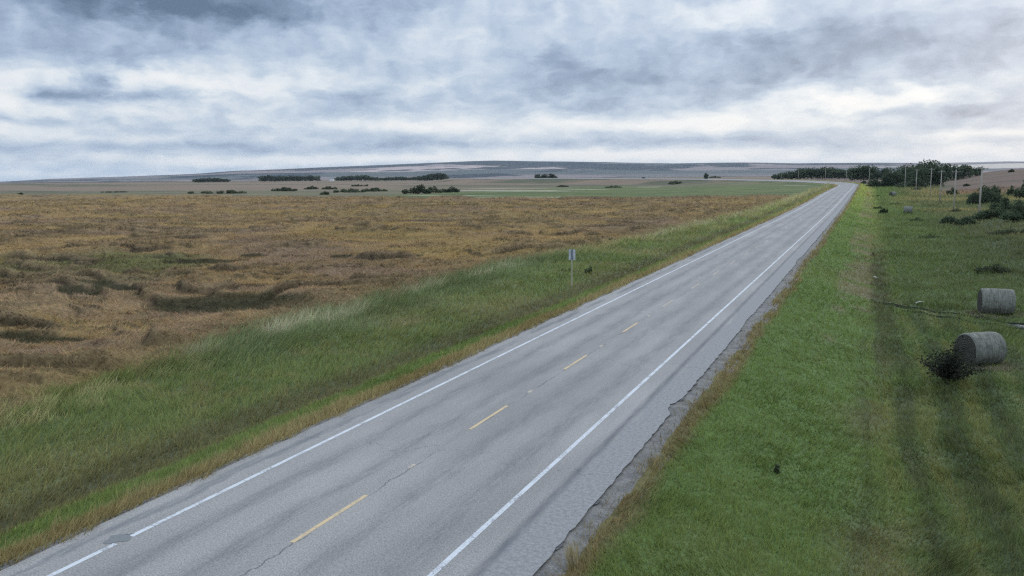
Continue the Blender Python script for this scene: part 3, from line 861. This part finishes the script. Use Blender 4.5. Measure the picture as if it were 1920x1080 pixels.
def make_tree(px, py_base, top_py, width_px, label, seed, group, dist=None, colr=T_GREEN, squat=False, name='tree', cat='tree', dens=1.0):
    if dist is None:
        x, y, z = at_pixel(px, py_base)
        r = rng_of(x, y)
    else:
        a = rad(az_of(px)); r = dist
        x, y = CX + r * math.sin(a), r * math.cos(a); z = float(ground_z(x, y))
    mpx = r * math.cos(rad(az_of(px)) - YAW) / F
    # height so that the top reaches the sight line of its photographed top
    zt = CH + r * math.tan(rad(el_of(px, top_py)))
    Ht = max(zt - z, .25); Wd = width_px * mpx
    root = thing(name, label, cat, (x, y, z - .05), 0, group)
    rg = np.random.default_rng(seed)
    lobes = []
    if squat:
        nl = 4 + int(min(8, Wd / max(Ht, .5)))
        for i in range(nl):
            u_ = (i + .5) / nl * 2 - 1
            hh = Ht * (1 - .45 * u_ * u_) * rg.uniform(.45, 1.0)
            if i == nl // 2: hh = Ht
            lx = (u_ + rg.normal(0, .09)) * Wd * .42
            lobes.append((lx * math.cos(YAW), -lx * math.sin(YAW) + rg.normal(0, .1) * Wd, hh * .5, Wd / nl * 1.0, Wd / nl * 1.0, hh * .5))
        ht = .35 * Ht
    else:
        for i in range(9):
            u_ = rg.uniform(-1, 1); w_ = rg.uniform(-1, 1)
            zc = rg.uniform(.38, .78) * Ht
            fall = math.sqrt(max(.1, 1 - ((zc / Ht - .5) * 1.5) ** 2))
            lobes.append((u_ * Wd * .30 * fall, w_ * Wd * .30 * fall, zc, Wd * rg.uniform(.2, .3), Wd * rg.uniform(.2, .3), Ht * rg.uniform(.14, .24)))
        lobes.append((0, 0, Ht * .66, Wd * .40, Wd * .40, Ht * .34))
        lobes.append((0, 0, Ht * .40, Wd * .48, Wd * .48, Ht * .32))
        lobes.append((Wd * .1, 0, Ht * .22, Wd * .40, Wd * .40, Ht * .20))
        ht = .55 * Ht
    leaf = max(.16, r * .0017)
    nn = int(min(9000, max(300, 11.0 * (Wd * Ht) / (leaf * leaf)) * dens))
    crown_mesh('crown' if not squat else 'foliage', lobes, nn, leaf, colr, root, seed)
    m = MB()
    if squat:
        for i in range(4):
            q = rg.uniform(-.25, .25, 2) * Wd
            m.tube([(0, 0, -.1), (q[0] * .8, q[1] * .8, ht * .6), (q[0] * 1.1, q[1] * 1.1, ht * 1.5)], [.05 + Ht * .01, .03 + Ht * .006, .01], 5)
        m.build('stem', m_bark, root)
    else:
        rt = .018 * Ht + .05
        m.tube([(0, 0, -.2), (.02 * Ht, 0, ht * .5), (0, .02 * Ht, ht), (.03 * Ht, 0, Ht * .8)], [rt * 1.3, rt, rt * .7, rt * .2], 7)
        for i in range(4):
            an = i * 1.6 + seed; z0 = ht * (.55 + .12 * i)
            m.tube([(0, 0, z0), (math.cos(an) * Wd * .15, math.sin(an) * Wd * .15, z0 + Ht * .12), (math.cos(an) * Wd * .3, math.sin(an) * Wd * .3, z0 + Ht * .2)], [rt * .5, rt * .3, rt * .1], 5)
        m.build('trunk', m_bark, root)
    return root
def ORD(i, n):
    w = ['first', 'second', 'third', 'fourth', 'fifth', 'sixth', 'seventh', 'eighth', 'ninth', 'tenth', 'eleventh', 'twelfth', 'thirteenth', 'fourteenth', 'fifteenth', 'sixteenth', 'seventeenth', 'eighteenth']
    return w[i]

# grove right of the curve
GR = [(1735, 299, 64, 'tallest domed dark tree rising above the skyline in the right-hand grove', 505),
      (1695, 306.5, 56, 'broad dark tree just left of the tallest domed tree in the right-hand grove', 515),
      (1715, 309, 46, 'dark rounded tree between the tallest dome and the broad tree left of it', 490),
      (1668, 316, 44, 'lower dark tree at the left end of the right-hand grove', 500),
      (1752, 311, 34, 'dark tree against the right flank of the tallest domed tree', 500),
      (1765, 305.5, 32, 'blue-green tree on the field edge just right of the tallest dome', 640),
      (1782, 307.5, 34, 'rounded tree on the field edge between two poles behind the brown field', 660),
      (1800, 308, 34, 'last big rounded tree at the right end of the grove', 665)]
for i, (px, tp, wd, lb, dist) in enumerate(GR):
    make_tree(px, 0, tp, wd, lb, 40 + i, 'trees of the right-hand grove', dist=dist)
make_tree(1823, 0, 312, 24, 'small round tree standing apart right of the grove on the brown field edge', 51, None, dist=690)
make_tree(1657, 345, 329, 44, 'low pale green thicket in front of the left end of the grove', 52, None, squat=True, name='bush', cat='bush', colr=A(.036, .055, .03), dist=470)
make_tree(1634, 345, 333, 26, 'dark low thicket beside the outside of the road curve', 53, None, squat=True, name='bush', cat='bush', dist=480)
make_tree(1706, 0, 330, 60, 'dark undergrowth along the foot of the right-hand grove', 58, None, squat=True, name='bush', cat='bush', dist=470)
make_tree(1619, 344.5, 338.5, 10, 'tiny dark bush at the outer edge of the road where it bends', 54, None, squat=True, name='bush', cat='bush')
# trees behind the curve
TL = [(1453, 326, 18), (1463, 323, 20), (1476, 320.5, 24), (1490, 319, 26), (1503, 315, 28), (1519, 314, 28), (1534, 314.5, 28), (1551, 312, 34), (1567, 316, 28), (1580, 318, 24), (1594, 311.5, 26), (1610, 309, 30), (1626, 308.5, 34), (1641, 319, 26), (1655, 312.5, 18)]
for i, (px, tp, wd) in enumerate(TL):
    dd = 930 if px < 1585 else 760
    make_tree(px, 0, tp, wd * 1.1, f'{ORD(i, 15)} dark tree from the left in the row beyond the road curve', 70 + i, 'trees in the row beyond the road curve', dist=dd)
# far tree belts on the left
B1 = list(np.linspace(498, 598, 10))
for i, px in enumerate(B1):
    make_tree(px, 0, 328.5 + [1, 0, 2, .5, 1, 0, .8, 1.5, 0, .5][i], 21, f'{ORD(i, 10)} tree from the left in the long belt left of the white farmhouse', 100 + i, 'trees in the belt left of the farmhouse', dist=1750, colr=A(.056, .078, .052))
B2 = [(640, 332), (651, 330), (663, 329), (675, 328), (687, 328), (699, 331), (712, 332), (725, 333), (738, 332), (751, 331), (764, 332), (778, 331.5), (791, 330), (802, 328), (813, 325), (824, 323.5), (834, 325)]
for i, (px, tp) in enumerate(B2):
    make_tree(px, 0, tp, 23, f'{ORD(i, 17)} tree from the left in the long belt right of the white farmhouse', 120 + i, 'trees in the belt right of the farmhouse', dist=1700 if px < 790 else 1500, colr=A(.056, .078, .052))
B3 = [(379, 335.5), (390, 334), (402, 333), (414, 333.5), (427, 335)]
for i, (px, tp) in enumerate(B3):
    make_tree(px, 0, tp, 22, f'{ORD(i, 5)} tree from the left in the lone dark clump on the plain', 145 + i, 'trees in the lone clump on the plain', dist=1650, colr=A(.050, .070, .048))
B4 = [(1010, 326), (1022, 325), (1034, 324.5), (1041, 327)]
for i, (px, tp) in enumerate(B4):
    make_tree(px, 0, tp, 15, f'{ORD(i, 4)} tree from the left in the small clump mid plain', 152 + i, 'trees in the small clump mid plain', dist=1250, colr=A(.062, .082, .052))
make_tree(1206, 0, 332, 8, 'tiny lone dark tree on the plain beyond the green meadow', 157, None, dist=1150)
make_tree(1322, 0, 324.5, 9, 'tiny lone tree left of where the road disappears', 158, None, dist=1150)
# bushes on the left flats: px, base py, top py, width
BU = [(535, 358.5, 349.5, 62, 'long low bush at the left end of the scrub on the plain'),
      (583, 355, 348, 30, 'small bush just right of the long low bush on the plain'),
      (617, 355, 348, 34, 'dark flat bush in the middle of the scrub below the farmhouse'),
      (609, 365, 358, 20, 'small dark round bush in front of the scrub on the plain'),
      (655, 361, 352, 62, 'wide pale green bush right of the middle of the scrub'),
      (700, 359, 351, 60, 'wide green bush at the right end of the scrub'),
      (676, 349.5, 345, 30, 'thin dark bush behind the wide green bushes'),
      (784, 363.5, 345, 50, 'tall round dark bush, biggest on the left plain'),
      (815, 362, 348, 34, 'green bush pressed to the right of the tallest round bush'),
      (845, 361, 348.5, 34, 'dark bush at the right end of the bush group on the plain'),
      (39, 365, 361, 10, 'tiny dark bush near the left end of the plain'),
      (430, 363, 355.5, 70, 'long dark low bush left of the scrub on the plain'),
      (375, 363, 358, 60, 'thin strip of dark bushes left of the long dark low bush'),
      (214, 361, 359, 44, 'faint thin bush line at the left of the plain'),
      (1054, 350.5, 346.5, 24, 'small dark bush behind the pale patch beside the green meadow'),
      (1150, 352, 347.5, 36, 'low dark bush at the back left of the green meadow'),
      (1267, 345, 338.5, 36, 'dark flat bush at the back of the green meadow'),
      (1340, 333.5, 330, 26, 'low dark bush beside the far end of the road')]
for i, (px, bp, tp, wd, lb) in enumerate(BU):
    make_tree(px, bp, tp, wd, lb, 170 + i, 'bushes on the left plain', squat=True, name='bush', cat='bush', colr=A(.080, .098, .054) if px not in (784, 845) else A(.052, .070, .040))
# bushes on the right
BR = [(1848, 383, 346, 64, 'large dark bush behind the nearest utility pole'),
      (1862, 378, 345, 36, 'dark upright bush against the right side of the large dark bush'),
      (1826, 384, 357, 26, 'dark bush at the left foot of the large dark bush'),
      (1895, 367, 347, 14, 'single dark oval bush on the pale ground right of the large bush'),
      (1916, 372, 336, 26, 'tall dark bush at the far right edge'),
      (1785, 366, 350, 22, 'small dark bush beside the second utility pole'),
      (1812, 349, 344, 12, 'tiny bush on the slope below the brown field'),
      (1896, 323, 316.5, 10, 'tiny bush on top of the brown field'),
      (1720, 357, 350, 22, 'low dark thicket at the foot of the poles before the grove'),
      (1912, 412, 372, 70, 'broad dark bush mass on the mound at the right edge'),
      (1868, 408, 385, 60, 'dark green bush on the left flank of the mound'),
      (1840, 412, 392, 50, 'dark bush between the nearest utility pole foot and the mound'),
      (1795, 398, 390, 40, 'thin line of low scrub between the second pole and the nearest pole'),
      (1880, 395, 366, 46, 'dark bush on the crest of the mound behind the other scrub'),
      (1778, 420, 402, 34, 'low dark bush on the grass left of the nearest utility pole foot'),
      (1812, 422, 403, 44, 'low dark bush in front of the nearest utility pole foot'),
      (1718, 416, 405, 30, 'sparse low bush right of the third hay bale'),
      (1656, 401, 387, 14, 'small leafy bush in the ditch left of the third hay bale'),
      (1648, 392, 385, 20, 'dark tussock at the ditch beside the amber marker sign'),
      (1682, 384, 378, 28, 'long dark tussock between the two far hay bales'),
      (1645, 369, 365, 18, 'dark tussock on the bright grass left of the farthest hay bale'),
      (1890, 440, 424, 80, 'dark rough bush below the mound at the right edge'),
      (1745, 446, 438, 56, 'row of small dark tufts across the mown strip'),
      (1862, 512, 490, 70, 'low dark tangled weeds directly behind the second hay bale'),
      (1637, 481, 472, 9, 'small black tussock in the middle of the ditch'),
      (1104, 513, 494, 14, 'small dark shrub right of the white sign back'),
      (1060, 508, 500, 30, 'low dark weeds behind the post of the white sign back'),
      (1456, 887, 883, 5, 'tiny dark tuft on the near right slope')]
for i, (px, bp, tp, wd, lb) in enumerate(BR):
    make_tree(px, bp, tp, wd, lb, 200 + i, None, squat=True, name='bush', cat='bush', colr=A(.085, .105, .055) if px in (1456, 1104, 1060) else A(.066, .080, .044) if bp > 425 else A(.068, .094, .052) if px > 1700 and bp > 350 else A(.050, .064, .032), dens=.55 if bp > 425 else .9)

# ------------------------------------------------------------------ near shrub in front of the bale
bx, by, bz = at_pixel(1783, 716)
shrub = thing('shrub', 'dark bare-twigged shrub in front of the nearest hay bale', 'shrub', (bx, by, bz - .05))
rg = np.random.default_rng(5)
m = MB(); tips = []
for i in range(80):
    an = rg.uniform(0, 6.283); sp = rg.uniform(.1, 1.55); hh = rg.uniform(.8, 2.3) * (1 - .45 * sp / 1.55)
    p0 = (math.cos(an) * .12, math.sin(an) * .12, 0); p1 = (math.cos(an) * sp * .45, math.sin(an) * sp * .45, hh * .6); p2 = (math.cos(an + .2) * sp, math.sin(an + .2) * sp, hh)
    m.tube([p0, p1, p2], [.022, .014, .005], 5)
    for j in range(44):
        u_ = rg.uniform(.25, 1.05)
        a_ = [p0[k] * (1 - u_) ** 2 + 2 * p1[k] * u_ * (1 - u_) + p2[k] * u_ * u_ for k in range(3)]
        tips.append([a_[k] + rg.normal(0, .09) for k in range(3)])
m.build('stem', m_bark, shrub)
tips = np.array(tips); tips[:, 2] = np.maximum(tips[:, 2], .05)
n = len(tips); a = rg.normal(size=(n, 3)); a /= np.linalg.norm(a, axis=1)[:, None]; b = rg.normal(size=(n, 3)); b /= np.linalg.norm(b, axis=1)[:, None]
q = np.stack([tips - a * .06, tips - b * .04, tips + a * .06, tips + b * .04], 1)
mesh_obj('foliage', q.reshape(-1, 3), np.arange(4 * n).reshape(n, 4), m_leaf, col=np.repeat(np.clip(A(.028, .034, .024) * (1 + rg.normal(0, .4, (n, 1))), .003, .2), 4, 0), smooth=False, parent=shrub)

# ------------------------------------------------------------------ hay bales
def make_bale(px, py, radius, length, azimuth, label, sink=.06):
    x, y, z = at_pixel(px, py)
    root = thing('hay_bale', label, 'hay bale', (x, y, z + radius - sink), math.pi / 2 - rad(azimuth), 'round hay bales on the mown strip')
    seg = 56
    prof = [(-.5, .90), (-.485, .955), (-.45, .99), (-.3, 1.0), (-.1, 1.01), (.1, 1.005), (.3, 1.0), (.45, .99), (.485, .955), (.5, .90)]
    V = []; rgb = np.random.default_rng(int(px))
    bump = rgb.normal(0, .011, (len(prof), seg)) + .02 * fbm(np.arange(seg)[None] / 5 + px, np.arange(len(prof))[:, None] / 1.7, 2, 9)
    for i, (u_, rr) in enumerate(prof):
        for k in range(seg):
            an = 2 * math.pi * k / seg
            q = rr * radius * (1 + bump[i, k])
            yy, zz_ = q * math.cos(an), q * math.sin(an)
            if zz_ < -.86 * radius: zz_ = -.86 * radius + (zz_ + .86 * radius) * .35   # settled flat underneath
            V.append((u_ * length, yy * (1.03 if zz_ < 0 else 1), zz_))
    Fc = grid = [(i * seg + k, i * seg + (k + 1) % seg, (i + 1) * seg + (k + 1) % seg, (i + 1) * seg + k) for i in range(len(prof) - 1) for k in range(seg)]
    body = MB(); body.v = V; body.f = Fc
    body.build('net_wrap', m_bale, root, smooth=True)
    for sgn in (-1, 1):
        e = MB(); rings = [.905, .7, .45, .2, .04]
        E_ = []
        for j, rr in enumerate(rings):
            for k in range(seg):
                an = 2 * math.pi * k / seg
                q = rr * radius
                zz_ = q * math.sin(an)
                if zz_ < -.86 * radius: zz_ = -.86 * radius + (zz_ + .86 * radius) * .35
                E_.append((sgn * (.5 * length + (.0 if j == 0 else .02) + rgb.normal(0, .006)), q * math.cos(an), zz_))
        Fe = [(j * seg + k, j * seg + (k + 1) % seg, (j + 1) * seg + (k + 1) % seg, (j + 1) * seg + k) for j in range(len(rings) - 1) for k in range(seg)]
        Fe.append(tuple((len(rings) - 1) * seg + k for k in range(seg)))
        e.v = E_; e.f = Fe if sgn < 0 else [f[::-1] for f in Fe]
        e.build('coiled_end', m_bale_end, root, smooth=True)
    return root
def loose_hay(px, py, n, seed, label):
    x0, y0, z0 = at_pixel(px, py); rg = np.random.default_rng(seed)
    a_ = rg.uniform(0, 6.283, n); q_ = 1.0 + rg.gamma(2.0, .16, n)
    x = x0 + q_ * np.cos(a_); y = y0 + q_ * np.sin(a_)
    blades('loose_hay', x, y, ground_z(x, y) + .04, np.clip(A(.20, .18, .12) * rg.uniform(.5, 1.5, (n, 1)), 0, 1), np.full(n, .26), np.full(n, .035), a_ + 1.5, np.full(n, .85), label, 'hay')
loose_hay(1836, 682, 1500, 1, 'grey-tan loose hay shed round the foot of the nearest bale')
loose_hay(1866, 590, 1300, 2, 'grey-tan loose hay shed round the foot of the second bale')
make_bale(1836, 682, .84, 1.75, 56, 'nearest round hay bale, dark coiled end showing, shrub in front of it')
make_bale(1866, 590, .93, 2.0, 86, 'second round hay bale seen side-on beyond the muddy wheel track')
make_bale(1702, 401, .92, 1.9, 92, 'third round hay bale, small and far off on the mown strip')
make_bale(1674, 368.5, .95, 1.9, 50, 'farthest tiny round hay bale on the pale grass near the road curve')

# ------------------------------------------------------------------ muddy wheel track with a puddle
def ground_strip(name, pts, width, lift, mat, seed, n=9, kind='structure', jag=.25):
    P = np.array([at_pixel(*q)[:2] for q in pts])
    seg = np.r_[0, np.cumsum(np.linalg.norm(np.diff(P, axis=0), axis=1))]
    t_ = np.arange(0, seg[-1], .12)
    cx_ = np.interp(t_, seg, P[:, 0]); cy_ = np.interp(t_, seg, P[:, 1])
    tx, ty = np.gradient(cx_), np.gradient(cy_); l_ = np.hypot(tx, ty); nx, ny = -ty / l_, tx / l_
    w = width * (.5 + .5 * np.minimum(1, np.minimum(t_, t_[-1] - t_) / 1.2)) * (1 + jag * fbm(t_ / .8, t_ * 0, 3, seed))
    u_ = np.linspace(-.5, .5, n)
    off = fbm(t_ / 2.2, t_ * 0, 2, seed + 1) * .18
    X_ = cx_[:, None] + nx[:, None] * (u_ * w[:, None] + off[:, None]); Y_ = cy_[:, None] + ny[:, None] * (u_ * w[:, None] + off[:, None])
    Z_ = ground_z(X_, Y_) + lift * (1 - (2 * u_) ** 4)[None] - .01
    o = mesh_obj(name, np.stack([X_, Y_, Z_], -1).reshape(-1, 3), grid_faces(len(t_), n), mat)
    if o.data.polygons[0].normal.z < 0: o.data.flip_normals()
    return tag(o, kind=kind)
ground_strip('path', [(1632, 562), (1680, 573), (1740, 582), (1810, 592), (1870, 601), (1990, 618)], .85, .05, m_mud, 401)
ground_strip('path', [(1690, 583), (1760, 594), (1840, 606), (1900, 616), (1990, 630)], .55, .05, m_mud, 405)
ground_strip('puddle', [(1888, 609), (1920, 614.5), (1990, 625)], .42, .09, m_water, 409, jag=.3)

# ------------------------------------------------------------------ signs
x, y, z = at_pixel(1072, 538)
sg = thing('road_sign', 'back of a pale rectangular sign on a thin post beside the left ditch', 'sign', (x, y, z), -YAW * 0 + rad(-4))
m = MB(); m.box((0, 0, 1.15), (.09, .09, 2.6)); m.build('post', m_post, sg)
m = MB(); m.box((0, .062, 2.82), (.62, .02, .92)); m.build('panel', m_alu, sg)
m = MB(); m.box((0, 0.0, 2.84), (.13, .098, .90)); m.build('strut', m_strap, sg)
for zz_ in (2.55, 3.1):
    m = MB(); m.box((0, .044, zz_), (.5, .014, .04)); m.build('bracket', m_alu, sg)
x, y, z = at_pixel(1626, 383.5)
sg = thing('road_sign', 'small amber marker sign on a thin post on the right slope near the curve', 'sign', (x, y, z), 0)
m = MB(); m.box((0, 0, 1.35), (.1, .1, 2.9)); m.build('post', m_post, sg)
m = MB(); m.add([(-.42, -.07, 2.85), (0, -.07, 2.43), (.42, -.07, 2.85), (0, -.07, 3.27), (-.42, -.05, 2.85), (0, -.05, 2.43), (.42, -.05, 2.85), (0, -.05, 3.27)],
                [(0, 1, 2, 3), (7, 6, 5, 4), (0, 4, 5, 1), (1, 5, 6, 2), (2, 6, 7, 3), (3, 7, 4, 0)])
m.build('panel', m_amber, sg)

# ------------------------------------------------------------------ utility poles (px, top py, distance)
POLES = [(1834.7, 311, 176), (1786.5, 318, 226), (1759.7, 319, 275), (1740.7, 315, 345), (1713.6, 316.6, 400), (1692.5, 311, 448), (1662, 312.5, 500),
         (1625.6, 315, 561), (1582.8, 318, 700), (1544, 313, 720), (1494, 315.5, 790), (1462, 319, 880)]
def pole_mesh():
    root = thing('utility_pole', 'x', 'utility pole', (0, 0, 0), 0, 'utility poles following the road')
    m = MB(); m.tube([(0, 0, -.5), (0, 0, 3), (0, 0, 10.6)], [.175, .155, .115], 12); m.build('post', m_wood, root, smooth=True)
    m = MB(); m.box((0, -.15, 10.05), (1.9, .09, .11))
    m.build('crossarm', m_wood, root)
    for q in (-.85, -.3, .3, .85):
        m = MB(); m.tube([(q, -.15, 10.106), (q, -.15, 10.2), (q, -.15, 10.28)], [.03, .055, .04], 8); m.build('insulator', m_insul, root)
    return root
proto = None
for i, (px, tp, dist) in enumerate(POLES):
    a = rad(az_of(px)); x, y = CX + dist * math.sin(a), dist * math.cos(a); z = float(ground_z(x, y))
    zt = CH + dist * math.tan(rad(el_of(px, tp)))
    if proto is None: proto = pole_mesh(); o = proto
    else: o = copy_tree(proto)
    o.location = (x, y, z); o.scale = (1, 1, max(.6, (zt - z) / 10.6))
    o.rotation_euler = (0, 0, rad([1, -6, 4, 8, 2, -3, 10, 14, 22, 26, 30, 33][i]))
    o['label'] = ['tallest and nearest grey utility pole, at the far right', 'second nearest grey utility pole, against the brown field'][i] if i < 2 else f'{ORD(i, 12)} grey utility pole counting leftwards from the nearest at the far right'

# ------------------------------------------------------------------ farmhouse far off
a = rad(az_of(627)); x, y = CX + 1680 * math.sin(a), 1680 * math.cos(a); z = float(ground_z(x, y))
fh = thing('farmhouse', 'tiny white farmhouse in the gap between two far tree belts', 'house', (x, y, z - .2), .3)
m = MB(); m.box((0, 0, 2.6), (7.5, 8, 5.2)); m.build('wall', m_white_wall, fh)
m = MB(); m.add([(-4.2, -4.4, 5.2), (4.2, -4.4, 5.2), (4.2, 4.4, 5.2), (-4.2, 4.4, 5.2), (-4.2, 0, 7.6), (4.2, 0, 7.6)], [(0, 1, 5, 4), (2, 3, 4, 5), (0, 4, 3), (1, 2, 5), (0, 3, 2, 1)])
m.build('roof', m_roof, fh)
m = MB(); m.box((0, -4.02, 1.1), (1.1, .06, 2.1)); m.build('door', m_roof, fh)
for q in (-2.3, 2.3):
    m = MB(); m.box((q, -4.02, 2.8), (1.2, .06, 1.1)); m.build('window', m_roof, fh)

# ------------------------------------------------------------------ small litter
for px, py, an, ln, lb in ((1641, 523, 1.9, .5, 'short pale stick lying in the ditch grass'), (1724, 571, .8, .4, 'pale bent stick beside the muddy wheel track')):
    x, y, z = at_pixel(px, py)
    m = MB(); m.tube([(-ln, 0, .12), (0, .03, .2), (ln, -.02, .17)], [.045, .05, .03], 8)
    o = m.build('stick', m_stick, None, smooth=True); o.location = (x, y, z); o.rotation_euler = (0, 0, an); tag(o, lb, 'stick')
# straw-coloured grass tussock on the brown fringe
x, y, z = at_pixel(1077, 1062)
rg = np.random.default_rng(3); n = 160
V = np.empty((n, 3, 3)); an = rg.uniform(0, 6.283, n); q = rg.uniform(0, .10, n)
bx, by = q * np.cos(an), q * np.sin(an); hh = rg.uniform(.25, .6, n)
V[:, 0] = np.stack([bx - .012, by, 0 * bx], -1); V[:, 1] = np.stack([bx + .012, by, 0 * bx], -1)
V[:, 2] = np.stack([bx * 1.9 - .10, by * 1.9 + .02, hh], -1)
o = mesh_obj('grass_tussock', V.reshape(-1, 3), np.arange(3 * n).reshape(n, 3), m_blade, col=np.tile(A(.42, .36, .22), (3 * n, 1)) * rg.uniform(.7, 1.2, (3 * n, 1)), smooth=False)
o.location = (x, y, z); tag(o, 'pale straw tussock on the brown fringe at the bottom of the picture', 'grass tussock')

# ------------------------------------------------------------------ haze
HZ = 15500
m = MB(); m.box((0, 2000, 120), (2 * HZ, 2 * HZ, 284))
m_haze, t = new_mat('haze')
pv = t.node('ShaderNodeVolumePrincipled')
pv.inputs['Color'].default_value = (.72, .86, 1.0, 1)
pv.inputs['Density'].default_value = 2.8e-5
pv.inputs['Anisotropy'].default_value = 0.0
out = t.node('ShaderNodeOutputMaterial'); t.l.new(pv.outputs[0], out.inputs['Volume'])
tag(m.build('haze', m_haze), kind='stuff')
sc.cycles.use_denoising = False
sc.cycles.filter_width = 1.3
sc.cycles.volume_bounces = 1
sc.cycles.max_bounces = 6
sc.cycles.diffuse_bounces = 3
